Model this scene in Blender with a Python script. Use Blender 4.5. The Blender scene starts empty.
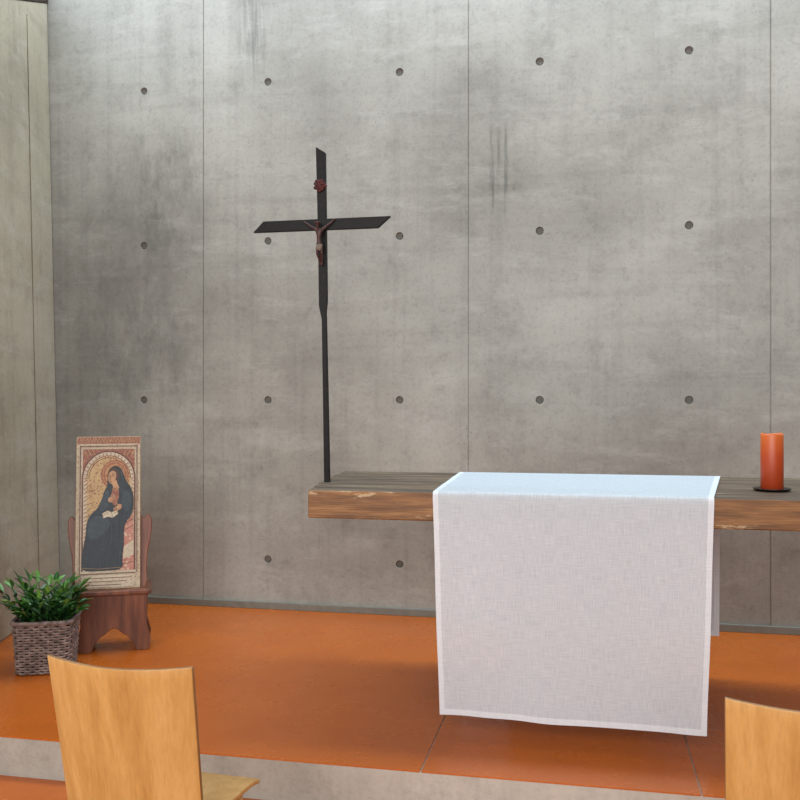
import bpy, bmesh, math, random
from mathutils import Vector, Matrix, noise
random.seed(7)
scene=bpy.context.scene
try:
    scene.view_settings.view_transform='Standard'
    scene.view_settings.look='None'
except Exception as e: print(e)

TH=math.radians(11.63); F=900.0; HC=1.38
ST,CT=math.sin(TH),math.cos(TH)
def wx(px,y):
    u=(px-400)/F
    return y*(-ST+u*CT)/(CT+u*ST)

def lin(c):
    return tuple(((v/255)/12.92 if v/255<=0.04045 else ((v/255+0.055)/1.055)**2.4) for v in c)+(1,)

# ---------- material helpers ----------
def newmat(name):
    m=bpy.data.materials.new(name); m.use_nodes=True
    nt=m.node_tree; b=nt.nodes['Principled BSDF']
    return m,nt,b
def N(nt,t,**kw):
    n=nt.nodes.new(t)
    for k,v in kw.items():
        if k in n.inputs.keys(): n.inputs[k].default_value=v
        else: setattr(n,k,v)
    return n
def mapping(nt,scale=(1,1,1),loc=(0,0,0),rot=(0,0,0),coord='Object'):
    tc=nt.nodes.new('ShaderNodeTexCoord'); mp=nt.nodes.new('ShaderNodeMapping')
    mp.inputs['Scale'].default_value=scale; mp.inputs['Location'].default_value=loc; mp.inputs['Rotation'].default_value=rot
    nt.links.new(tc.outputs[coord],mp.inputs['Vector']); return mp.outputs[0]
def noise_n(nt,vec,scale,detail=4,rough=.6):
    n=nt.nodes.new('ShaderNodeTexNoise'); n.inputs['Scale'].default_value=scale
    n.inputs['Detail'].default_value=detail; n.inputs['Roughness'].default_value=rough
    nt.links.new(vec,n.inputs['Vector']); return n.outputs['Fac']
def ramp(nt,fac,stops):
    r=nt.nodes.new('ShaderNodeValToRGB'); cr=r.color_ramp
    while len(cr.elements)<len(stops): cr.elements.new(0.5)
    for e,(p,c) in zip(cr.elements,stops): e.position=p; e.color=c
    nt.links.new(fac,r.inputs[0]); return r.outputs[0]
def mix(nt,a,b,fac,mode='MIX'):
    m=nt.nodes.new('ShaderNodeMix'); m.data_type='RGBA'; m.blend_type=mode
    for sock,v in ((m.inputs[0],fac),(m.inputs[6],a),(m.inputs[7],b)):
        if isinstance(v,(int,float,tuple)): sock.default_value=v
        else: nt.links.new(v,sock)
    return m.outputs[2]
def math_n(nt,op,a,b=0,c=None):
    m=nt.nodes.new('ShaderNodeMath'); m.operation=op
    for i,v in enumerate((a,b,c)):
        if v is None: continue
        if isinstance(v,(int,float)): m.inputs[i].default_value=v
        else: nt.links.new(v,m.inputs[i])
    return m.outputs[0]
def bump(nt,b,h,strength=.2,dist=.01):
    n=nt.nodes.new('ShaderNodeBump'); n.inputs['Strength'].default_value=strength; n.inputs['Distance'].default_value=dist
    nt.links.new(h,n.inputs['Height']); nt.links.new(n.outputs[0],b.inputs['Normal'])
def G(v): return (v,v,v,1)

def concrete(name,dark,midc,light,stain=False,seed=0,con=1.0):
    m,nt,b=newmat(name)
    v=mapping(nt,loc=(seed,seed,seed))
    big=noise_n(nt,v,.7,5,.55)
    col=ramp(nt,big,[(.28,lin(dark)),(.5,lin(midc)),(.72,lin(light))])
    vb=mapping(nt,scale=(.25,.25,3.4),loc=(seed,0,0))
    band=noise_n(nt,vb,2.2,6,.65)
    col=mix(nt,col,ramp(nt,band,[(.3,G(.84)),(.48,G(1)),(.72,G(1.0))]),.7*con,'MULTIPLY')
    vs=mapping(nt,scale=(9,9,.3),loc=(0,seed,0))
    st=noise_n(nt,vs,1.6,6,.6)
    col=mix(nt,col,ramp(nt,st,[(.3,G(.84)),(.5,G(1)),(1,G(1))]),.65*con,'MULTIPLY')
    md=noise_n(nt,v,6,8,.76)
    col=mix(nt,col,ramp(nt,md,[(.34,G(.78)),(.47,G(.96)),(.7,G(1))]),.8*con,'MULTIPLY')
    m2=noise_n(nt,mapping(nt,scale=(1,1,.8),loc=(seed+9,3,1)),2.6,8,.72)
    col=mix(nt,col,ramp(nt,m2,[(.30,G(.76)),(.46,G(1)),(.7,G(1))]),.65*con,'MULTIPLY')
    fine=noise_n(nt,v,45,6,.75)
    col=mix(nt,col,ramp(nt,fine,[(.28,G(.74)),(.5,G(.98)),(1,G(1))]),.8,'MULTIPLY')
    v2=mapping(nt,scale=(1,1,3.0),loc=(seed+5,2,7)); lm=noise_n(nt,v2,2.2,8,.75)
    col=mix(nt,col,lin((204,203,198)),math_n(nt,'MULTIPLY',ramp(nt,lm,[(.52,G(0)),(.76,G(1))]),.32))
    vo=N(nt,'ShaderNodeTexVoronoi',Scale=22.0); nt.links.new(v,vo.inputs['Vector'])
    pm=noise_n(nt,v,2.1,3)
    thr=math_n(nt,'MULTIPLY',math_n(nt,'SUBTRACT',pm,.43),.36)
    pore=math_n(nt,'LESS_THAN',vo.outputs['Distance'],thr)
    col=mix(nt,col,lin((66,64,60)),math_n(nt,'MULTIPLY',pore,.55))
    if stain:
        tc=nt.nodes.new('ShaderNodeTexCoord'); sp=nt.nodes.new('ShaderNodeSeparateXYZ')
        nt.links.new(tc.outputs['Object'],sp.inputs[0])
        def box(sock,c,w,soft):
            d=math_n(nt,'ABSOLUTE',math_n(nt,'SUBTRACT',sock,c))
            mr=nt.nodes.new('ShaderNodeMapRange'); mr.inputs[1].default_value=w; mr.inputs[2].default_value=w+soft
            mr.inputs[3].default_value=1; mr.inputs[4].default_value=0; nt.links.new(d,mr.inputs[0]); return mr.outputs[0]
        for (cx,cz,w,h,s,fs) in stain:
            mk=math_n(nt,'MULTIPLY',box(sp.outputs[0],cx,w*.4,w*.8),box(sp.outputs[2],cz,h*.5,h*.5))
            vv=mapping(nt,scale=fs,loc=(cx,0,cz))
            nn=noise_n(nt,vv,1.2,6,.75)
            rr=ramp(nt,nn,[(.40,G(0)),(.60,G(1))])
            col=mix(nt,col,lin((92,93,88)),math_n(nt,'MULTIPLY',math_n(nt,'MULTIPLY',mk,rr),s))
    nt.links.new(col,b.inputs['Base Color'])
    b.inputs['Roughness'].default_value=.72; b.inputs['Specular IOR Level'].default_value=.3
    h=math_n(nt,'ADD',md,math_n(nt,'MULTIPLY',fine,.5))
    bump(nt,b,h,.3,.006)
    return m

def wood(name,dark,midc,light,scale=(1,12,12),seed=0,rough=.45,chips=None,nscale=2.0,fine=.55,bs=.15):
    m,nt,b=newmat(name)
    v=mapping(nt,scale=scale,loc=(seed,seed*.3,0))
    n1=noise_n(nt,v,nscale,7,.6)
    col=ramp(nt,n1,[(.3,lin(dark)),(.5,lin(midc)),(.7,lin(light))])
    v2=mapping(nt,scale=tuple(s*5 if s>1 else s*1.5 for s in scale))
    n2=noise_n(nt,v2,nscale*1.5,4,.6)
    col=mix(nt,col,ramp(nt,n2,[(.3,G(.62)),(.55,G(1)),(1,G(1))]),fine,'MULTIPLY')
    if chips:
        v3=mapping(nt,scale=(3,9,16),loc=(3,1,2)); n3=noise_n(nt,v3,1.6,8,.78)
        tc=nt.nodes.new('ShaderNodeTexCoord'); sp=nt.nodes.new('ShaderNodeSeparateXYZ'); nt.links.new(tc.outputs['Object'],sp.inputs[0])
        ed=math_n(nt,'ABSOLUTE',math_n(nt,'SUBTRACT',sp.outputs[2],.941))
        n3=math_n(nt,'ADD',n3,math_n(nt,'MULTIPLY',ed,1.3))
        col=mix(nt,col,lin(chips),ramp(nt,n3,[(.635,G(0)),(.68,G(.8))]))
    nt.links.new(col,b.inputs['Base Color']); b.inputs['Roughness'].default_value=rough
    bump(nt,b,n2,bs,.003)
    return m
def plain(name,c,rough=.5,var=.15,scale=20,metal=0,bumps=0,spec=.5,c2=None):
    m,nt,b=newmat(name); v=mapping(nt); n=noise_n(nt,v,scale,5)
    col=mix(nt,lin(c),ramp(nt,n,[(.3,G(1-var*1.5)),(.7,G(1))]),1.0,'MULTIPLY')
    if c2:
        n2=noise_n(nt,mapping(nt,loc=(4,4,4)),scale*.6,7,.75)
        col=mix(nt,col,lin(c2),ramp(nt,n2,[(.55,G(0)),(.66,G(.8))]))
    nt.links.new(col,b.inputs['Base Color']); b.inputs['Roughness'].default_value=rough; b.inputs['Metallic'].default_value=metal
    b.inputs['Specular IOR Level'].default_value=spec
    if bumps: bump(nt,b,n,bumps,.005)
    return m

# ---------- mesh helpers ----------
def obj_from_bm(bm,name,mats,parent=None,smooth=False,loc=(0,0,0)):
    me=bpy.data.meshes.new(name); bmesh.ops.recalc_face_normals(bm,faces=bm.faces); bm.to_mesh(me); bm.free()
    for m in (mats if isinstance(mats,(list,tuple)) else [mats]): me.materials.append(m)
    if smooth:
        for p in me.polygons: p.use_smooth=True
    o=bpy.data.objects.new(name,me); o.location=loc; scene.collection.objects.link(o)
    if parent: o.parent=parent
    return o
def empty(name,loc=(0,0,0),rotz=0):
    e=bpy.data.objects.new(name,None); e.empty_display_size=.1; e.location=loc; e.rotation_euler=(0,0,rotz)
    scene.collection.objects.link(e); return e
def add_box(bm,x0,x1,y0,y1,z0,z1,mi=0):
    vs=[bm.verts.new(p) for p in [(x0,y0,z0),(x1,y0,z0),(x1,y1,z0),(x0,y1,z0),(x0,y0,z1),(x1,y0,z1),(x1,y1,z1),(x0,y1,z1)]]
    for f in [(0,3,2,1),(4,5,6,7),(0,1,5,4),(1,2,6,5),(2,3,7,6),(3,0,4,7)]:
        bm.faces.new([vs[i] for i in f]).material_index=mi
def add_prism(bm,pts,y0,y1,mi=0):
    a=[bm.verts.new((p[0],y0,p[1])) for p in pts]; b=[bm.verts.new((p[0],y1,p[1])) for p in pts]
    f=bm.faces.new(a); f.material_index=mi; f=bm.faces.new(b[::-1]); f.material_index=mi
    n=len(pts)
    for i in range(n):
        f=bm.faces.new([a[i],b[i],b[(i+1)%n],a[(i+1)%n]]); f.material_index=mi
def add_prism_z(bm,pts,z0,z1,mi=0):
    a=[bm.verts.new((p[0],p[1],z0)) for p in pts]; b=[bm.verts.new((p[0],p[1],z1)) for p in pts]
    bm.faces.new(a[::-1]).material_index=mi; bm.faces.new(b).material_index=mi
    n=len(pts)
    for i in range(n): bm.faces.new([a[i],a[(i+1)%n],b[(i+1)%n],b[i]]).material_index=mi
def tube(bm,pts,r,seg=6,closed=False,mi=0,rfun=None):
    n=len(pts); rings=[]
    for i,p in enumerate(pts):
        p=Vector(p)
        if closed: t=Vector(pts[(i+1)%n])-Vector(pts[i-1])
        else: t=Vector(pts[min(i+1,n-1)])-Vector(pts[max(i-1,0)])
        t.normalize()
        up=Vector((0,0,1)) if abs(t.z)<.9 else Vector((1,0,0))
        a=t.cross(up).normalized(); b=t.cross(a)
        rr=rfun(i/(n-1)) if rfun else r
        rings.append([bm.verts.new(p+(a*math.cos(2*math.pi*k/seg)+b*math.sin(2*math.pi*k/seg))*rr) for k in range(seg)])
    m=n if closed else n-1
    for i in range(m):
        A=rings[i]; B=rings[(i+1)%n]
        for k in range(seg):
            bm.faces.new([A[k],A[(k+1)%seg],B[(k+1)%seg],B[k]]).material_index=mi
    if not closed:
        bm.faces.new(rings[0][::-1]); bm.faces.new(rings[-1])
def lathe(bm,prof,seg=32,mi=0,c=(0,0)):
    rings=[[bm.verts.new((c[0]+r*math.cos(2*math.pi*k/seg),c[1]+r*math.sin(2*math.pi*k/seg),z)) for k in range(seg)] for r,z in prof]
    for i in range(len(prof)-1):
        for k in range(seg):
            bm.faces.new([rings[i][k],rings[i][(k+1)%seg],rings[i+1][(k+1)%seg],rings[i+1][k]]).material_index=mi
    bm.faces.new(rings[0][::-1]).material_index=mi; bm.faces.new(rings[-1]).material_index=mi
def bevel(o,w=.004,seg=2):
    m=o.modifiers.new('bevel','BEVEL'); m.width=w; m.segments=seg; m.limit_method='ANGLE'; m.angle_limit=math.radians(40)

# ---------- materials ----------
YW=5.66
FS=(30,30,2.6); FB=(5,5,2)
M_wall=concrete('concrete_wall',(134,131,124),(162,160,152),(183,181,173),
   stain=[(wx(492,YW),2.84,.016,.30,.85,FS),(wx(499,YW),2.92,.014,.22,.6,FS),(wx(506,YW),2.82,.014,.36,.75,FS),
          (wx(165,YW),2.75,.30,.55,.5,FB),(wx(150,YW),1.75,.45,.6,.4,FB),(wx(250,YW),4.0,.10,.5,.4,FS),(wx(258,YW),3.9,.08,.5,.3,FS),(wx(110,YW),2.0,.3,1.6,.25,FB),(wx(230,YW),.95,.45,.35,.22,FB)])
M_wall_l=concrete('concrete_side',(146,136,117),(170,160,139),(188,179,159),seed=4)
M_riser=concrete('concrete_step',(158,153,142),(186,181,170),(205,200,190),seed=9)
M_ceil=concrete('concrete_ceiling',(120,118,112),(140,138,132),(160,158,150),seed=12)
M_hole=plain('tie_plug',(110,108,102),.8)
M_dark=plain('dark_timber',(52,36,26),.7)
M_base=plain('skirting_grey',(126,124,114),.6)

m,nt,b=newmat('orange_linoleum'); v=mapping(nt)
n1=noise_n(nt,v,1.3,5); n2=noise_n(nt,v,60,5,.7)
col=ramp(nt,n1,[(.3,lin((180,88,20))),(.7,lin((196,101,26)))])
col=mix(nt,col,ramp(nt,n2,[(.3,G(.86)),(.6,G(1))]),.6,'MULTIPLY')
nt.links.new(col,b.inputs['Base Color'])
n3=noise_n(nt,v,3,6,.65)
rg=nt.nodes.new('ShaderNodeMapRange'); rg.inputs[3].default_value=.20; rg.inputs[4].default_value=.34; nt.links.new(n3,rg.inputs[0])
nt.links.new(rg.outputs[0],b.inputs['Roughness']); bump(nt,b,n2,.04,.002)
b.inputs['Specular IOR Level'].default_value=.5
M_floor=m

M_slabtop=wood('weathered_oak',(50,38,26),(92,75,56),(132,114,90),scale=(.7,9,9),rough=.6,nscale=2.4,fine=.9,bs=.5)
M_slabside=wood('oak_edge',(72,46,20),(124,84,44),(168,122,72),scale=(.9,10,10),seed=2,rough=.5,chips=(196,172,134),nscale=2.4,fine=.95,bs=.5)
M_beech=wood('beech_ply',(172,126,66),(188,142,80),(200,156,96),scale=(14,14,.45),seed=3,rough=.4,nscale=1.3,fine=.35)
M_beech_e=wood('beech_edge',(120,84,44),(146,104,60),(164,124,74),scale=(7,7,.7),seed=5,rough=.5,nscale=1.6)
M_stand=wood('walnut_stand',(74,40,28),(112,66,46),(140,88,64),scale=(9,9,1),seed=6,rough=.45)
M_iron=plain('black_wood',(13,12,12),.55,.35,30,0,.5,.25,c2=(32,21,17))
M_red=plain('faded_red',(88,22,20),.65,.5,60)
M_corpus=plain('corpus_wood',(80,38,28),.5,.5,60)
M_cloth_w=plain('loincloth',(128,116,104),.7,.3,60)

# ---------- room ----------
bm=bmesh.new(); add_box(bm,-6.5,5.2,YW,YW+.3,-.16,5.6)
wall=obj_from_bm(bm,'wall_back',M_wall)
holes=[]
cols=[wx(px,YW) for px in (144.5,267,399.5,540,690)]
step=(cols[-1]-cols[0])/4
for k in range(-3,8):
    for z in (1.38+2.107+1.053,1.38+2.107,1.38+1.053,1.38,.325):
        holes.append((cols[0]+step*k-.005,z))
bm=bmesh.new()
for (x,z) in holes:
    seg=20
    for (ya,yb,ra,rb) in [(YW-.02,YW+.022,.030,.021)]:
        A=[bm.verts.new((x+ra*math.cos(2*math.pi*k/seg),ya,z+ra*math.sin(2*math.pi*k/seg))) for k in range(seg)]
        B=[bm.verts.new((x+rb*math.cos(2*math.pi*k/seg),yb,z+rb*math.sin(2*math.pi*k/seg))) for k in range(seg)]
        bm.faces.new(A); bm.faces.new(B[::-1])
        for k in range(seg): bm.faces.new([A[k],B[k],B[(k+1)%seg],A[(k+1)%seg]])
for px in (-100,203.5,468.5,770.5):
    x=wx(px,YW); add_box(bm,x-.004,x+.004,YW-.02,YW+.007,-.2,5.7)
cut=obj_from_bm(bm,'cutter',M_hole)
md=wall.modifiers.new('b','BOOLEAN'); md.object=cut; md.operation='DIFFERENCE'; md.solver='EXACT'
bpy.context.view_layer.update()
dg=bpy.context.evaluated_depsgraph_get()
me=bpy.data.meshes.new_from_object(wall.evaluated_get(dg))
wall.modifiers.clear(); wall.data=me
if len(me.materials)==0: me.materials.append(M_wall)
bpy.data.objects.remove(cut)
bm=bmesh.new()
for (x,z) in holes:
    seg=20; pts=[(x+.019*math.cos(2*math.pi*k/seg),z+.019*math.sin(2*math.pi*k/seg)) for k in range(seg)]
    add_prism(bm,pts,YW+.010,YW+.03)
obj_from_bm(bm,'tie_hole_plugs',M_hole,parent=wall)

# left wall: slightly splayed and battered, sloping top
def lx(y): return -3.565+.29*(5.62-y)
bm=bmesh.new()
yA,yB=5.655,3.0
ztA,ztB=4.15,3.72-.44*(4.55-3.0)
tilt=-.10; th=.35
def V(x,y,z): return bm.verts.new((x,y,z))
a=[V(lx(yA),yA,0),V(lx(yB),yB,0),V(lx(yB)-th,yB,0),V(lx(yA)-th,yA,0)]
c=[V(lx(yA)+tilt,yA,ztA),V(lx(yB)+tilt,yB,ztB),V(lx(yB)+tilt-th,yB,ztB),V(lx(yA)+tilt-th,yA,ztA)]
bm.faces.new(a); bm.faces.new(c[::-1])
for i in range(4): bm.faces.new([a[i],c[i],c[(i+1)%4],a[(i+1)%4]])
wl=obj_from_bm(bm,'wall_left',M_wall_l); bevel(wl,.012,2)
bm=bmesh.new()
yj=5.24
pts0=[(lx(yj),yj),(lx(yj)+.004,yj+.0),(lx(yj-.012)+.004,yj-.012),(lx(yj-.012),yj-.012)]
lo=[bm.verts.new((p[0],p[1],0.001)) for p in pts0]; hi=[bm.verts.new((p[0]+tilt*.95,p[1],3.88)) for p in pts0]
bm.faces.new(lo); bm.faces.new(hi[::-1])
for i in range(4): bm.faces.new([lo[i],hi[i],hi[(i+1)%4],lo[(i+1)%4]])
obj_from_bm(bm,'formwork_ridge',M_wall_l,parent=wl)
bm=bmesh.new()
a=[V(lx(yA)+tilt+.005,yA,ztA),V(lx(yB)+tilt+.005,yB,ztB),V(lx(yB)+tilt-th,yB,ztB),V(lx(yA)+tilt-th,yA,ztA)]
c=[bm.verts.new(v.co+Vector((0,0,.12))) for v in a]
bm.faces.new(a); bm.faces.new(c[::-1])
for i in range(4): bm.faces.new([a[i],c[i],c[(i+1)%4],a[(i+1)%4]])
obj_from_bm(bm,'trim_1',M_dark)

bm=bmesh.new(); add_box(bm,5.2,5.5,-3.0,5.96,-.16,5.6); obj_from_bm(bm,'wall_right',M_wall_l)
bm=bmesh.new(); add_box(bm,-6.5,5.5,-3.0,4.3,5.6,5.8); obj_from_bm(bm,'ceiling',M_ceil)

# floors
YE=3.29
bm=bmesh.new(); add_box(bm,-6.5,5.2,-3.0,YW,-.36,-.16); obj_from_bm(bm,'floor',M_floor)
bm=bmesh.new()
def lq(y): return lx(y)+.004
add_prism_z(bm,[(lq(YE),YE),(5.19,YE),(5.19,YW-.002),(lq(YW),YW-.002)],-.16,-.006,0)
ys=3.93; gap=.003
s0,s1=-.60,.40
add_prism_z(bm,[(lq(YE+.004),YE+.004),(s0-gap,YE+.004),(s0-gap,ys),(s0-gap,YW-.002),(lq(YW),YW-.002)],-.006,0,1)
add_box(bm,s0+gap,5.19,ys+gap,YW-.002,-.006,0,1)
add_box(bm,s0+gap,s1-gap,YE+.004,ys-gap,-.006,0,1)
add_box(bm,s1+gap,s1+.96,YE+.004,ys-gap,-.006,0,1)
add_box(bm,s1+.96+2*gap,5.19,YE+.004,ys-gap,-.006,0,1)
obj_from_bm(bm,'altar_platform',[M_riser,M_floor])
bm=bmesh.new(); add_box(bm,lx(YW)+.02,5.2,YW-.022,YW,0,.045); o=obj_from_bm(bm,'baseboard_back',M_base); bevel(o,.003)

# ---------- altar ----------
altar=empty('altar_table',(0,4.15,0))
def P(o): o.parent=altar; o.location=(0,-4.15,0); return o
yf,yb=3.645,4.659; zt,zb=1.0,.882
xr=3.1
bm=bmesh.new()
nb=5; w=(yb-yf)/nb
def xl(y): return -1.147-(y-yf)*.118
for i in range(nb):
    y0=yf+i*w+(.004 if i else 0); y1=yf+(i+1)*w-(.004 if i<nb-1 else 0)
    e_=(.0,.012,-.006,.01,0)[i]
    add_prism_z(bm,[(xl(y0)-e_,y0),(xr,y0),(xr,y1),(xl(y1)-e_,y1)],zb,zt,0)
for f in bm.faces:
    c=f.calc_center_median()
    f.material_index=0 if abs(c.z-zt)<1e-4 else 1
o=P(obj_from_bm(bm,'slab',[M_slabtop,M_slabside])); bevel(o,.006,3)
bm=bmesh.new(); add_box(bm,-.33,.22,3.98,4.32,0,zb); o=P(obj_from_bm(bm,'pedestal',M_riser)); bevel(o,.01)

# ---------- cloth ----------
def linen(name,lo_,hi_,transp,trl):
    m,nt,b=newmat(name)
    nA=noise_n(nt,mapping(nt,scale=(300,16,1),coord='UV'),1,3)
    nB=noise_n(nt,mapping(nt,scale=(16,300,1),coord='UV'),1,3)
    s=math_n(nt,'MULTIPLY',math_n(nt,'ADD',nA,nB),.5)
    cr=noise_n(nt,mapping(nt,scale=(3,2.2,1),coord='UV'),1.5,4,.55)
    col=ramp(nt,s,[(.36,lin(lo_)),(.6,lin(hi_))])
    nt.links.new(col,b.inputs['Base Color']); b.inputs['Roughness'].default_value=.85; b.inputs['Specular IOR Level'].default_value=.15
    h=math_n(nt,'ADD',math_n(nt,'MULTIPLY',s,.06),math_n(nt,'MULTIPLY',cr,1.0))
    bump(nt,b,h,.35,.02)
    tr=nt.nodes.new('ShaderNodeBsdfTranslucent'); nt.links.new(col,tr.inputs[0])
    mx=nt.nodes.new('ShaderNodeMixShader'); mx.inputs[0].default_value=trl
    nt.links.new(b.outputs[0],mx.inputs[1]); nt.links.new(tr.outputs[0],mx.inputs[2])
    tp=nt.nodes.new('ShaderNodeBsdfTransparent'); m2=nt.nodes.new('ShaderNodeMixShader'); m2.inputs[0].default_value=transp
    nt.links.new(mx.outputs[0],m2.inputs[1]); nt.links.new(tp.outputs[0],m2.inputs[2])
    nt.links.new(m2.outputs[0],nt.nodes['Material Output'].inputs[0]); return m
M_linen=linen('white_linen',(196,204,211),(219,226,232),.08,.18)
M_hem=linen('linen_hem',(208,214,220),(224,229,234),.0,.08)
M_st=linen('hem_stitch',(184,190,197),(206,212,219),.0,.1)
off=.006
prof=[]
hemz=.096; bhem=.21
def add(y,z,k): prof.append((y,z,k))
zs=[hemz,hemz+.024,hemz+.0265]+[hemz+.0265+(zt-.02-hemz-.0265)*i/34 for i in range(1,35)]
for z in zs: add(yf-off,z,'f')
for a in (20,45,70): add(yf-off+.016*(1-math.cos(math.radians(a))),zt+off-.016*(1-math.sin(math.radians(a))),'e')
for i in range(0,15): add(yf+.012+(yb-yf-.024)*i/14,zt+off,'t')
for a in (70,45,20): add(yb+off-.016*(1-math.cos(math.radians(a))),zt+off-.016*(1-math.sin(math.radians(a))),'e')
for i in range(0,22): add(yb+off,zt-.02-(zt-.02-bhem-.0265)*i/21,'b')
add(yb+off,bhem+.024,'b'); add(yb+off,bhem,'b')
fr=[0,.020,.0223]+[.0223+(1-.0446)*i/90 for i in range(1,90)]+[.9777,.980,1]
bm=bmesh.new(); uvl=bm.loops.layers.uv.new('UVMap')
grid=[]; L=0; Ls=[]
for j,(y,z,k) in enumerate(prof):
    if j: L+=math.hypot(y-prof[j-1][0],z-prof[j-1][1])
    Ls.append(L)
for j,(y,z,k) in enumerate(prof):
    row=[]
    if k=='f':
        d=(zt-z)/(zt-hemz); xL=-.612+.030*d; xR=.487-.028*d
    elif k=='b':
        d=(zt-z)/(zt-bhem); xL=-.64; xR=.652-.002*d
    else:
        t=max(0,min(1,(y-yf)/(yb-yf))); xL=-.612-.028*t; xR=.487+.165*t; d=0
    for i,s in enumerate(fr):
        x=xL+(xR-xL)*s; yy=y; zz=z
        if k=='f':
            e=d**1.4
            wv=.003*math.sin(s*14+1.0+.8*d)+.0015*math.sin(s*31+2.2)+.003*math.sin(s*7+4)
            yy=y-.004-e*(wv+.012)
            zz=z+(.0015*math.sin(s*10+.4)+.001*math.sin(s*25))*d**4
            zz-=.010*d*d*(s-.3)
            x+=.002*math.sin(z*9+s*3)*d
        elif k=='b':
            yy=y+.003+.01*d*math.sin(s*14+1)+.01*d
        elif k=='t':
            zz=z+.0012*math.sin(s*40+y*9)*math.sin(y*25)
        row.append(bm.verts.new((x,yy,zz)))
    grid.append(row)
nr=len(prof)
for j in range(nr-1):
    for i in range(len(fr)-1):
        f=bm.faces.new([grid[j][i],grid[j][i+1],grid[j+1][i+1],grid[j+1][i]])
        hem=(i==0 or i==len(fr)-2 or j==0 or j==nr-2)
        sti=(i==1 or i==len(fr)-3 or j==1 or j==nr-3)
        f.material_index=1 if hem else (2 if sti else 0)
        for lp,(jj,ii) in zip(f.loops,((j,i),(j,i+1),(j+1,i+1),(j+1,i))):
            lp[uvl].uv=(fr[ii]*1.1,Ls[jj])
cl=obj_from_bm(bm,'altar_cloth',[M_linen,M_hem,M_st],smooth=True)

# ---------- candle ----------
m,nt,b=newmat('orange_wax')
vv=mapping(nt); sp=nt.nodes.new('ShaderNodeSeparateXYZ'); nt.links.new(vv,sp.inputs[0])
nz=noise_n(nt,vv,20,4)
h=math_n(nt,'ADD',math_n(nt,'DIVIDE',sp.outputs[2],.25),math_n(nt,'MULTIPLY',math_n(nt,'SUBTRACT',nz,.5),.2))
nt.links.new(ramp(nt,h,[(0,lin((150,48,10))),(.6,lin((178,66,16))),(1,lin((206,104,40)))]),b.inputs['Base Color'])
b.inputs['Roughness'].default_value=.4; b.inputs['Subsurface Weight'].default_value=.1; b.inputs['Subsurface Radius'].default_value=(.015,.006,.003)
M_wax=m
Zc=F*.38/91.0; Xc=(772-400)/F*Zc
cx,cy=Xc*CT-Zc*ST, Xc*ST+Zc*CT
cand=empty('pillar_candle',(cx,cy,zt))
bm=bmesh.new(); lathe(bm,[(.030,.0005),(.06,.001),(.072,.006),(.076,.012),(.072,.013),(.058,.008),(.02,.007)],40)
obj_from_bm(bm,'plate',plain('dark_metal_plate',(40,28,24),.35,.2,30,.6),cand,True)
bm=bmesh.new(); H=.24; lathe(bm,[(.043,.0085),(.045,.012),(.0455,.12),(.045,H-.006),(.043,H),(.040,H-.001),(.036,H-.008),(.02,H-.016),(.004,H-.018)],40)
for vv_ in bm.verts:
    if vv_.co.z>H-.012: vv_.co.z+=.003*math.sin(3*math.atan2(vv_.co.y,vv_.co.x))
obj_from_bm(bm,'wax_body',M_wax,cand,True)
bm=bmesh.new(); tube(bm,[(0,0,H-.02),(.001,0,H-.01),(.003,.001,H+.004)],.0015); obj_from_bm(bm,'wick',M_iron,cand)

# ---------- crucifix ----------
Zx=F*.38/82; Xx=(326-400)/F*Zx
crx,cry=Xx*CT-Zx*ST, Xx*ST+Zx*CT
crx+=.004
cross=empty('crucifix',(crx,cry,zt))
K=Zx/F
def cp(px,py): return ((px-326)*K*1.0-.010*(482-py)/334,(482-py)*K)
bm=bmesh.new()
add_prism(bm,[cp(*p) for p in [(323.8,482),(323.2,400),(322.4,320),(319.6,306),(319,230),(317.4,147),(326.8,153),(327.4,230),(327.8,300),(326.6,312),(328,400),(329.2,482)]],-.013,.013)
o=obj_from_bm(bm,'upright',M_iron,cross); bevel(o,.002)
bm=bmesh.new()
add_prism(bm,[cp(*p) for p in [(252,230.8),(263,220.0),(394,219.8),(381,230.8)]],-.028,-.004)
o=obj_from_bm(bm,'crossbar',M_iron,cross); bevel(o,.002)
bm=bmesh.new()
pc=cp(322,186)
for k in range(16):
    a=k*2.4; r_=.0062*math.sqrt(k); 
    res=bmesh.ops.create_icosphere(bm,subdivisions=2,radius=1)
    q=(pc[0]+r_*math.cos(a)*1.1,-.019-.006*(1-k/16),pc[1]+r_*math.sin(a))
    for v_ in res['verts']: v_.co=Vector((v_.co.x*.011+q[0],v_.co.y*.007+q[1],v_.co.z*.009+q[2]))
obj_from_bm(bm,'rosette',M_red,cross,True)
def skin(name,verts,edges,radii,mat,parent,root=0):
    me=bpy.data.meshes.new(name); me.from_pydata(verts,edges,[]); me.materials.append(mat)
    o=bpy.data.objects.new(name,me); scene.collection.objects.link(o); o.parent=parent
    s=o.modifiers.new('skin','SKIN'); s.use_smooth_shade=True
    for i,r in enumerate(radii):
        sv=me.skin_vertices[0].data[i]; rr=r if isinstance(r,tuple) else (r,r); sv.radius=rr; sv.use_root=(i==root)
    u=o.modifiers.new('sub','SUBSURF'); u.levels=2; u.render_levels=2
    return o
def c3(px,py,y):
    px=323+(px-323)*.94; py=226+(py-226)*.88
    a=cp(px,py); return (a[0],y,a[1])
V_=[c3(323,249,-.050),c3(322.6,242,-.054),c3(323,234,-.054),c3(323,230.5,-.054),
    c3(326.5,232,-.052),c3(333,226.5,-.046),c3(340,220,-.036),
    c3(319.5,232,-.052),c3(312.5,227.5,-.046),c3(305,222,-.036),
    c3(325.2,252,-.050),c3(326,259,-.058),c3(324.5,268,-.034),c3(324.5,272,-.038),
    c3(321,252,-.050),c3(321,259,-.060),c3(322.8,268,-.034),c3(322.8,272,-.040)]
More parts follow.
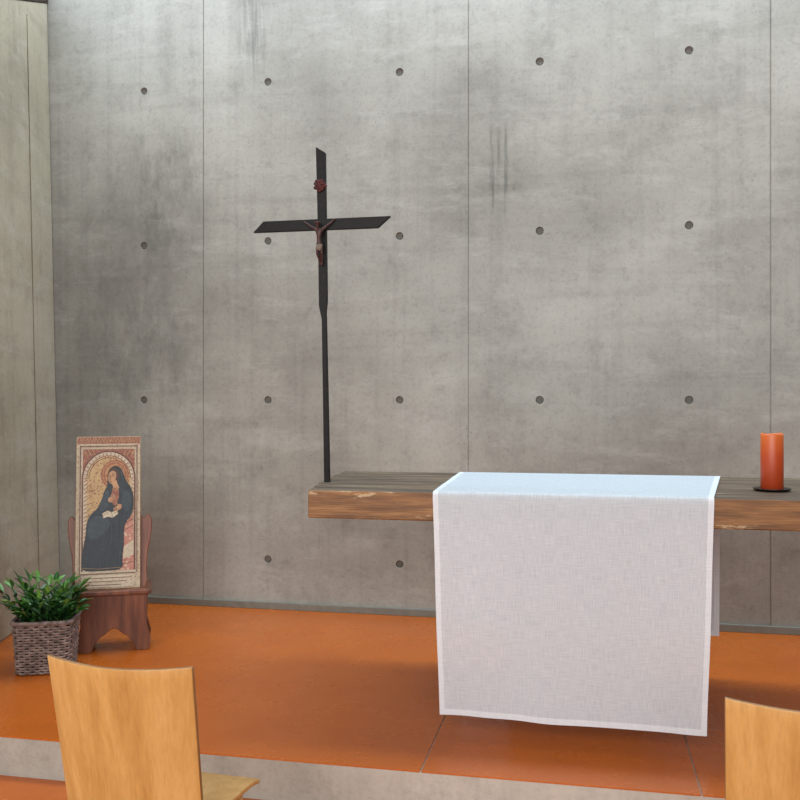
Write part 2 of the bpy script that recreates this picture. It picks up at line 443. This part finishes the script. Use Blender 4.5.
E_=[(0,1),(1,2),(2,3),(2,4),(4,5),(5,6),(2,7),(7,8),(8,9),(0,10),(10,11),(11,12),(12,13),(0,14),(14,15),(15,16),(16,17)]
R_=[.0105,(.010,.009),(.0122,.010),.0055,.007,.0046,.0034,.007,.0046,.0034,.0075,.0058,.0045,.0036,.0075,.0058,.0045,.0036]
skin('corpus_body',V_,E_,R_,M_corpus,cross)
def blob(bm,c,r,sub=2):
    res=bmesh.ops.create_icosphere(bm,subdivisions=sub,radius=1)
    for v in res['verts']: v.co=Vector((v.co.x*r[0]+c[0],v.co.y*r[1]+c[1],v.co.z*r[2]+c[2]))
bm=bmesh.new(); hc=c3(321.8,226.5,-.062); blob(bm,hc,(.0095,.011,.013)); blob(bm,(hc[0],hc[1]-.011,hc[2]-.001),(.002,.003,.004)); blob(bm,(hc[0],hc[1]-.007,hc[2]-.013),(.0055,.005,.006))
obj_from_bm(bm,'corpus_head',M_corpus,cross,True)
bm=bmesh.new()
for i in range(3): 
    pts=[(hc[0]+.0115*math.cos(a*math.pi/6),hc[1]+.0125*math.sin(a*math.pi/6),hc[2]+.006+.002*math.sin(a*1.7+i*2)) for a in range(12)]
    tube(bm,pts,.0022,5,True)
obj_from_bm(bm,'crown_of_thorns',M_red,cross,True)
bm=bmesh.new(); c=c3(323,251,-.052); lathe(bm,[(.012,-.020),(.0155,-.011),(.015,0),(.0125,.009)],16)
for v in bm.verts: v.co=Vector((v.co.x+c[0]+.003*math.sin(v.co.z*200),v.co.y*.85+c[1],v.co.z+c[2]))
obj_from_bm(bm,'corpus_loincloth',M_cloth_w,cross,True)

# ---------- icon on stand (turned toward the nave) ----------
Zi=4.93; Xi=(114-400)/F*Zi
ix,iy=Xi*CT-Zi*ST, Xi*ST+Zi*CT
icon=empty('icon_stand',(ix,iy,0),math.radians(27))
W2=.187
def foot(y0,y1,bm):
    out=[(-W2,0),(-W2+.07,0),(-W2+.085,.045),(-W2+.12,.085),(-.05,.095),(-.02,.12),(0,.128),(.02,.12),(.05,.095),(W2-.12,.085),(W2-.085,.045),(W2-.07,0),(W2,0),(W2+.008,.06),(W2-.012,.14),(W2-.008,.30),(W2,.315),(-W2,.315),(-W2+.008,.30),(-W2+.012,.14),(-W2-.008,.06)]
    add_prism(bm,out,y0,y1)
bm=bmesh.new(); foot(0,.028,bm); o=obj_from_bm(bm,'foot_board',M_stand,icon); bevel(o,.004)
bm=bmesh.new(); foot(.19,.215,bm); o=obj_from_bm(bm,'rear_foot_board',M_stand,icon); bevel(o,.004)
for sx,nm in ((-1,'side_board_a'),(1,'side_board_b')):
    bm=bmesh.new(); add_box(bm,min(sx*W2*.93,sx*(W2*.93-.02)),max(sx*W2*.93,sx*(W2*.93-.02)),.028,.19,.09,.315); obj_from_bm(bm,nm,M_stand,icon)
bm=bmesh.new(); add_box(bm,-W2-.010,W2+.010,-.03,.225,.315,.34); o=obj_from_bm(bm,'ledge',M_stand,icon); bevel(o,.006,3)
lean=math.radians(9)
rest=bpy.data.objects.new('backrest',None); scene.collection.objects.link(rest); rest.parent=icon; rest.location=(-.034,.03,.34); rest.rotation_euler=(-lean,0,0)
bm=bmesh.new()
R=[(.19,0),(.2,.04),(.195,.10),(.2,.18),(.215,.26),(.225,.33),(.223,.38),(.212,.405),(.198,.405),(.185,.385),(.165,.40),(.13,.47),(.0,.50)]
add_prism(bm,[(-x+.01,z) for x,z in R[::1]][:-1]+[(x+.01,z) for x,z in R[::-1]],.026,.048)
o=obj_from_bm(bm,'carved_back',M_stand,rest); bevel(o,.005)
PW,PH=.345,.845
bm=bmesh.new(); add_box(bm,-PW/2,PW/2,0,.022,.0,PH)
M_pan=plain('panel_edge',(150,112,74),.6)
o=obj_from_bm(bm,'icon_panel',M_pan,rest); bevel(o,.002)
def paint(name,c1,c2,sc,c3_=None,thr=.62,wear=.5):
    m,nt,b=newmat(name); v=mapping(nt,scale=(1,1,1)); n=noise_n(nt,v,sc,6,.7)
    col=ramp(nt,n,[(.35,lin(c1)),(.65,lin(c2))])
    if c3_:
        vo=N(nt,'ShaderNodeTexVoronoi',Scale=sc*2.2); nt.links.new(v,vo.inputs['Vector'])
        col=mix(nt,col,lin(c3_),math_n(nt,'LESS_THAN',vo.outputs['Distance'],thr*.55))
    wn=noise_n(nt,v,34,8,.8)
    col=mix(nt,col,lin((186,166,136)),math_n(nt,'MULTIPLY',ramp(nt,wn,[(.56,G(0)),(.66,G(1))]),wear))
    wd=noise_n(nt,mapping(nt,loc=(3,3,3)),50,7,.8)
    col=mix(nt,col,lin((70,44,34)),math_n(nt,'MULTIPLY',ramp(nt,wd,[(.58,G(0)),(.68,G(1))]),wear*.7))
    nt.links.new(col,b.inputs['Base Color']); b.inputs['Roughness'].default_value=.5; return m
mt=dict(
 border=paint('paint_border',(166,148,122),(190,174,148),40,(140,96,72),.5,.45),
 gold=paint('paint_gold',(160,124,78),(190,160,114),30,(126,80,54),.5,.55),
 redb=paint('paint_redband',(112,56,42),(146,86,62),60,(180,136,98),.5,.5),
 arch=paint('paint_arch',(76,38,30),(112,62,46),50,None,0,.3),
 robe=paint('paint_robe',(13,20,28),(28,42,52),22,None,0,.06),
 robe2=paint('paint_robe_light',(30,44,54),(46,62,70),30,None,0,.08),
 skin=paint('paint_skin',(160,112,78),(188,146,106),30,None,0,.12),
 hair=paint('paint_hair',(52,28,22),(78,42,30),30,None,0,.15),
 halo=paint('paint_halo',(150,90,56),(184,128,80),60,(110,54,38),.5,.35),
 pink=paint('paint_pink',(158,96,82),(184,128,108),20,(196,170,144),.5,.45),
 cream=paint('paint_cream',(176,160,134),(196,182,158),40,(130,94,74),.38,.3),
 line=paint('paint_goldline',(150,116,70),(172,138,88),40,None,0,.1))
layer=[0]
def X(x,y): return ((x-77)/63.5*PW-PW/2,(589-y)/153*PH)
def pl(mat,pts,k=1):
    layer[0]+=1; d=-.0005-.00016*layer[0]
    bm=bmesh.new(); add_prism(bm,[X(*p) for p in pts],d,-.0001); obj_from_bm(bm,'paint_layer_%02d'%layer[0],mt[mat],o_pan)
def strokes(mat,lines,w=.5):
    layer[0]+=1; d=-.0005-.00016*layer[0]; bm=bmesh.new()
    for ln in lines:
        for (x0,y0),(x1,y1) in zip(ln[:-1],ln[1:]):
            L_=math.hypot(x1-x0,y1-y0) or 1; nx,ny=-(y1-y0)/L_*w/2,(x1-x0)/L_*w/2
            add_prism(bm,[X(x0+nx,y0+ny),X(x1+nx,y1+ny),X(x1-nx,y1-ny),X(x0-nx,y0-ny)],d,-.0001)
    obj_from_bm(bm,'paint_lines_%02d'%layer[0],mt[mat],o_pan)
o_pan=o
def smooth(pts,it=2):
    for _ in range(it):
        q=[]
        n=len(pts)
        for i in range(n):
            a,b_=pts[i],pts[(i+1)%n]
            q.append((a[0]*.75+b_[0]*.25,a[1]*.75+b_[1]*.25)); q.append((a[0]*.25+b_[0]*.75,a[1]*.25+b_[1]*.75))
        pts=q
    return pts
def ell(cx_,cy_,rx,ry,n=28,a0=0,a1=360): return [(cx_+rx*math.cos(math.radians(a0+(a1-a0)*k/n)),cy_-ry*math.sin(math.radians(a0+(a1-a0)*k/n))) for k in range(n+(0 if a1-a0==360 else 1))]
pl('border',[(77.4,436.4),(140.1,436.4),(140.1,588.6),(77.4,588.6)])
pl('redb',[(78,436.8),(139.6,436.8),(139.6,443.5),(78,443.5)])
strokes('line',[[(80+3*k,442.5),(81.5+3*k,438),(83+3*k,442.5)] for k in range(19)],.45)
pl('cream',[(82,447),(136,447),(136,573),(82,573)])
pl('redb',[(83.5,449),(134.5,449),(134.5,480),(83.5,480)])
strokes('line',[[(85+4*k,450),(88+4*k,456)] for k in range(3)]+[[(134-4*k,450),(131-4*k,456)] for k in range(3)],.6)
pl('arch',[(83,571)]+ell(109,479,26.5,28.5,28,180,0)+[(135.5,571)])
pl('cream',[(84.6,571)]+ell(109,479,24.9,26.9,28,180,0)+[(133.8,571)])
pl('gold',[(88,571)]+ell(109,479,21.5,23,28,180,0)+[(131,571)])
strokes('redb',[[(109+22.2*math.cos(a*.165),479-23.7*math.sin(a*.165)),(109+24.4*math.cos(a*.165),479-26.2*math.sin(a*.165))] for a in range(20)],.9)
strokes('redb',[[(85,482+4*k),(87.6,480+4*k)] for k in range(21)]+[[(131.4,480+4*k),(133.6,482+4*k)] for k in range(21)],.9)
strokes('arch',[ell(109,479,r,r*1.08,24,180,0) for r in (21.5,19.5)],.6)
pl('pink',[(119,571),(121,538),(126,514),(133,506),(134,571)])
pl('redb',[(124,512),(133.8,505),(133.8,511),(124.5,518)])
pl('cream',[(124,548),(133.5,541),(133.8,556),(123.5,560)])
strokes('arch',[[(123,526),(133.5,520)],[(123,532),(133.5,527)],[(123,565),(133.5,563)]],.6)
strokes('arch',[[(88,487+6*k),(93+(k%2)*3,484+6*k)] for k in range(6)],.5)
pl('halo',ell(115,475,14,15))
strokes('arch',[ell(115,475,13,14,28)+[(128,475)],ell(115,475,10.6,11.6,28)+[(125.6,475)]],.6)
body=[(107.5,477),(108.5,471),(112,466.8),(117,466),(121.5,469),(124,475),(126.5,482),(131,488),(133.8,497),(134,509),(131,518),(126,523),(124,531),(124.5,545),(122.5,558),(124,570.5),(104,571),(84,571),(83,562),(84.5,548),(87,536),(87.5,524),(91,515),(98,509.5),(102,501),(104.5,492),(108,486)]
pl('robe',smooth(body,2))
pl('hair',smooth([(108,476.5),(109,471),(113,468.2),(117.8,469.5),(119.6,474),(118.6,481),(115.2,486),(111,484)],1))
# three-quarter face inclined to the left
pl('skin',smooth([(108,478.4),(108.9,474),(112,470.9),(115.6,472),(116.6,476.4),(115.2,481.4),(112,485.2),(109.3,483)],1))
pl('skin',[(112,483.5),(116.4,480.5),(119.5,489),(114,490)])
pl('redb',smooth([(112.5,489),(118.6,487.8),(119.4,497),(116.6,507),(113,506),(111.5,497)],1))
strokes('line',[[(112.5,489.4),(116,491),(119,488.4)]],.7)
pl('robe2',smooth([(104.5,494),(109,490),(111,499),(108,509),(101,513),(100.5,507)],1))
pl('robe2',smooth([(123,490),(130,493),(132,504),(128,514),(123,512),(121.6,500)],1))
pl('robe2',smooth([(90,520),(100,515),(112,521),(108,532),(98,540),(88,538)],1))
pl('cream',[(103,514),(108,511.2),(112,513.2),(116.5,511),(118.6,514.6),(113.2,518.6),(108,517.4),(104,519)])
strokes('hair',[[(112,513.2),(113,518.2)],[(105,515),(109,513.2)],[(114,514.4),(116.8,512.8)]],.35)
pl('skin',smooth([(116.5,507),(120,504.5),(122.4,506.4),(121,510.5),(117.5,510.5)],1))
strokes('skin',[[(117,507.5),(113.6,509.5)],[(117,508.8),(113.8,511)],[(117.5,510),(114.8,512.3)],[(118.5,510.3),(116.6,513)],[(118.5,505.4),(116,504.4)]],.8)
pl('skin',smooth([(108,499.5),(111.5,497),(114,499),(113,503),(109.5,503.5)],1))
strokes('skin',[[(112,499),(114.6,495.6)],[(113,499.6),(115.8,496.6)],[(113.4,500.6),(116.6,498)],[(113.2,501.6),(116.6,499.8)],[(111,498),(111.8,495.4)]],.75)
strokes('robe2',[[(92,538),(89,552),(88,569)],[(99,536),(96,552),(94,569)],[(106,530),(104,548),(101,569)],[(112,524),(112,545),(108,569)],[(118,520),(117,545),(115,569)],[(121.5,524),(121.5,545),(119,569)],[(120.6,471),(123,480),(127,488)]],.8)
strokes('line',[smooth(body,1)[0:22],[(84,567.5),(100,569),(123,568)]],.35)
strokes('hair',[[(108.8,477.2),(110.4,476.6)],[(112.6,476),(114.6,475.8)],[(111.2,476.6),(109.8,480),(110.8,480.6)],[(108.9,475.7),(110.4,474.9)],[(112.5,474.5),(114.8,474.4)]],.4)
strokes('redb',[[(110,482.6),(112,482)]],.6)
pl('cream',[(83,575),(135,575),(135,587),(83,587)])
strokes('arch',[[(86+.0,578+k*3.4),(132-k*5,578+k*3.4)] for k in range(3)],.7)
strokes('arch',[[(82,573.6),(136,573.6)],[(81,446),(137,446)],[(81.2,446),(81.2,573.6)],[(136.8,446),(136.8,573.6)]],.6)

# ---------- plant & basket ----------
Zp=4.64; Xp=(47-400)/F*Zp
bx,by=Xp*CT-Zp*ST, Xp*ST+Zp*CT
plant=empty('potted_plant',(bx,by,0),math.radians(22))
M_wick=wood('grey_wicker',(84,70,66),(126,108,102),(160,142,134),scale=(9,9,9),rough=.75,nscale=3)
M_soil=plain('soil',(46,34,26),.95,.4,60,0,.6)
bm=bmesh.new()
HB=.265
def sq(t,h):
    a=t*2*math.pi; c,s=math.cos(a),math.sin(a); n=6.5
    r=h/((abs(c)**n+abs(s)**n)**(1/n)); return r*c,r*s,(c,s)
nst=40
for k in range(nst):
    pts=[]
    for z in (.004,.09,.18,HB-.008):
        h=.128+.016*z/HB; x,y,d=sq((k+.5)/nst,h); pts.append((x,y,z))
    tube(bm,pts,.004,6)
rows=19
for r in range(rows):
    z=.010+(HB-.026)*r/(rows-1); h=.128+.016*z/HB; pts=[]
    n=nst*4
    for i in range(n):
        t=i/n; x,y,d=sq(t,h); w_=.0055*math.cos(t*nst*math.pi+ (r%2)*math.pi)
        pts.append((x+d[0]*w_,y+d[1]*w_,z+random.uniform(-.0008,.0008)))
    tube(bm,pts,.0056,6,True)
for ph in (0,1,2):
    pts=[]
    n=nst*5
    for i in range(n):
        t=i/n; x,y,d=sq(t,.146); a=t*2*math.pi*30+ph*2*math.pi/3
        pts.append((x+d[0]*.007*math.cos(a),y+d[1]*.007*math.cos(a),HB-.004+.007*math.sin(a)))
    tube(bm,pts,.0062,6,True)
obj_from_bm(bm,'wicker_basket',M_wick,plant,True)
bm=bmesh.new(); add_prism_z(bm,[sq(k/40,.118)[:2] for k in range(40)],.003,.235)
obj_from_bm(bm,'soil',M_soil,plant)
m,nt,b=newmat('leaf_green'); oi=nt.nodes.new('ShaderNodeAttribute'); oi.attribute_name='lv'
col=ramp(nt,oi.outputs['Fac'],[(0,lin((18,42,20))),(.5,lin((38,80,34))),(1,lin((104,156,64)))])
nt.links.new(col,b.inputs['Base Color']); b.inputs['Roughness'].default_value=.32
M_leaf=m
bm=bmesh.new(); lay=bm.verts.layers.float.new('lv')
def leaf(base,dirv,length,width,droop,val):
    n=7; p=Vector(base); d=Vector(dirv).normalized(); rows_=[]
    side=d.cross(Vector((0,0,1)))
    if side.length<.05: side=Vector((1,0,0))
    side.normalize(); side=(Matrix.Rotation(random.uniform(-.5,.5),3,d)@side)
    for i in range(n+1):
        t=i/n; ww=width*math.sin(math.pi*min(1,t*.97+.03))**.8*(1-.25*t)
        up=side.cross(d).normalized()
        c=p.copy()
        a=bm.verts.new(c-side*ww+up*ww*.35); m_=bm.verts.new(c); b_=bm.verts.new(c+side*ww+up*ww*.35)
        for q in (a,b_): q[lay]=val
        m_[lay]=min(1,val+.12)
        rows_.append((a,m_,b_))
        p=p+d*length/n; d=(d+Vector((0,0,-droop/n))).normalized()
    for i in range(n):
        A,B=rows_[i],rows_[i+1]
        bm.faces.new([A[0],A[1],B[1],B[0]]); bm.faces.new([A[1],A[2],B[2],B[1]])
for k in range(48):
    a=random.uniform(0,2*math.pi); rr=.10*math.sqrt(random.random()); sx,sy=rr*math.cos(a),rr*math.sin(a)
    out=random.uniform(.15,1.15); sl=random.uniform(.08,.22)*(1.12-out*.35)
    d=Vector((math.cos(a)*out,math.sin(a)*out,1)).normalized()
    pts=[Vector((sx,sy,.232))]; dd=d.copy()
    for i in range(4): pts.append(pts[-1]+dd*sl/4); dd=(dd+Vector((0,0,-.05))).normalized()
    n0=len(bm.verts); tube(bm,[tuple(p) for p in pts],.0022,5)
    bm.verts.ensure_lookup_table()
    for q in bm.verts[n0:]: q[lay]=.5
    for i in range(1,5):
        for s in (-1,1):
            perp=Vector((-math.sin(a),math.cos(a),0))*s
            ld=(dd*.6+perp*random.uniform(.5,1)+Vector((math.cos(a),math.sin(a),0))*random.uniform(0,.3)+Vector((0,0,random.uniform(0,.6))))
            leaf(pts[i],ld,random.uniform(.055,.09),random.uniform(.010,.017),random.uniform(.2,.9),min(1,max(0,random.gauss(.33,.24)+(.2 if i==4 else 0))))
    leaf(pts[-1],dd,random.uniform(.06,.09),.015,.6,random.uniform(.4,1))
obj_from_bm(bm,'foliage',M_leaf,plant,True)

# ---------- chairs ----------
def chair(loc,rot):
    e=empty('wooden_chair',loc,rot)
    zt_=.885; wtop=.412
    bm=bmesh.new(); nx,nz=20,14; th_=.013
    fr_=[];bk=[]
    for j in range(nz+1):
        t=j/nz; z=.47+(zt_-.47)*t
        hw=(wtop/2)*(.955+.045*t)
        rowf=[];rowb=[]
        for i in range(nx+1):
            s=-1+2*i/nx
            y=.075*(1-t)-.034*(1-s*s)+.02
            zz=z - .010*(1-s*s)*t
            rowb.append(bm.verts.new((s*hw,y,zz))); rowf.append(bm.verts.new((s*hw,y+th_,zz)))
        fr_.append(rowf); bk.append(rowb)
    for j in range(nz):
        for i in range(nx):
            bm.faces.new([bk[j][i],bk[j][i+1],bk[j+1][i+1],bk[j+1][i]])
            bm.faces.new([fr_[j][i],fr_[j+1][i],fr_[j+1][i+1],fr_[j][i+1]])
    for i in range(nx):
        bm.faces.new([bk[nz][i],bk[nz][i+1],fr_[nz][i+1],fr_[nz][i]]).material_index=1
        bm.faces.new([bk[0][i],fr_[0][i],fr_[0][i+1],bk[0][i+1]]).material_index=1
    for j in range(nz):
        bm.faces.new([bk[j][0],bk[j+1][0],fr_[j+1][0],fr_[j][0]]).material_index=1
        bm.faces.new([bk[j][nx],fr_[j][nx],fr_[j+1][nx],bk[j+1][nx]]).material_index=1
    o=obj_from_bm(bm,'backrest',[M_beech,M_beech_e],e,True); bevel(o,.003,2)
    bm=bmesh.new(); nx,nz=16,12
    top=[];bot=[]
    for j in range(nz+1):
        t=j/nz; y=.06+.38*t; r1=[];r2=[]
        for i in range(nx+1):
            s=-1+2*i/nx; hw=.185+.015*t
            z=.452-.012*(1-s*s)*math.sin(math.pi*min(1,t*1.0))-.018*max(0,t-.8)*5*max(0,t-.8)*5*.6
            r1.append(bm.verts.new((s*hw,y,z))); r2.append(bm.verts.new((s*hw,y,z-.014)))
        top.append(r1);bot.append(r2)
    for j in range(nz):
        for i in range(nx):
            bm.faces.new([top[j][i],top[j][i+1],top[j+1][i+1],top[j+1][i]]); bm.faces.new([bot[j][i],bot[j+1][i],bot[j+1][i+1],bot[j][i+1]])
    for i in range(nx):
        for j in (0,nz): bm.faces.new([top[j][i],bot[j][i],bot[j][i+1],top[j][i+1]])
    for j in range(nz):
        for i in (0,nx): bm.faces.new([top[j][i],top[j+1][i],bot[j+1][i],bot[j][i]])
    o=obj_from_bm(bm,'seat',[M_beech],e,True); bevel(o,.003,2)
    def leg(nm,pts,w1):
        bm=bmesh.new(); tube(bm,pts,w1,12); o=obj_from_bm(bm,nm,M_beech,e,True)
    for s,n in ((-1,'a'),(1,'b')):
        leg('rear_leg_'+n,[(s*.165,.0,0),(s*.165,.06,.25),(s*.165,.105,.43),(s*.16,.118,.50),(s*.155,.095,.58)],.0125)
        leg('front_leg_'+n,[(s*.175,.40,0),(s*.172,.385,.25),(s*.165,.36,.44)],.014)
        leg('side_rail_'+n,[(s*.165,.09,.405),(s*.168,.23,.40),(s*.17,.37,.405)],.011)
    leg('rear_rail',[(-.165,.09,.405),(.165,.09,.405)],.011)
    leg('front_rail',[(-.168,.37,.405),(.168,.37,.405)],.011)
    return e
chair((-1.151,2.050,-.16),math.radians(-3.5))
chair((.506,2.055,-.16),math.radians(-2.5))

# ---------- lights ----------
def area(name,loc,rot,sx,sy,power,color):
    l=bpy.data.lights.new(name,'AREA'); l.shape='RECTANGLE'; l.size=sx; l.size_y=sy; l.energy=power; l.color=color
    o=bpy.data.objects.new(name,l); o.location=loc; o.rotation_euler=rot; scene.collection.objects.link(o); return o
area('skylight_lamp',(-.5,4.98,5.65),(0,0,0),11,1.2,430,(.71,.87,1.0))
area('nave_fill_lamp',(-1.0,-2.8,3.0),(math.radians(82),0,math.radians(-8)),6,3.2,345,(1.0,.98,.96))  # unseen fill lamp added behind the camera for frontal light; no window modelled
w=bpy.data.worlds.new('world'); scene.world=w; w.use_nodes=True
w.node_tree.nodes['Background'].inputs[0].default_value=(.94,.97,1,1); w.node_tree.nodes['Background'].inputs[1].default_value=.92

# ---------- camera ----------
cd=bpy.data.cameras.new('camera'); cam=bpy.data.objects.new('camera',cd); scene.collection.objects.link(cam)
cd.sensor_width=36; cd.sensor_fit='HORIZONTAL'; cd.lens=36*F/800; cd.clip_start=.05
cam.location=(0,0,HC); cam.rotation_euler=(math.radians(90),0,TH)
scene.camera=cam
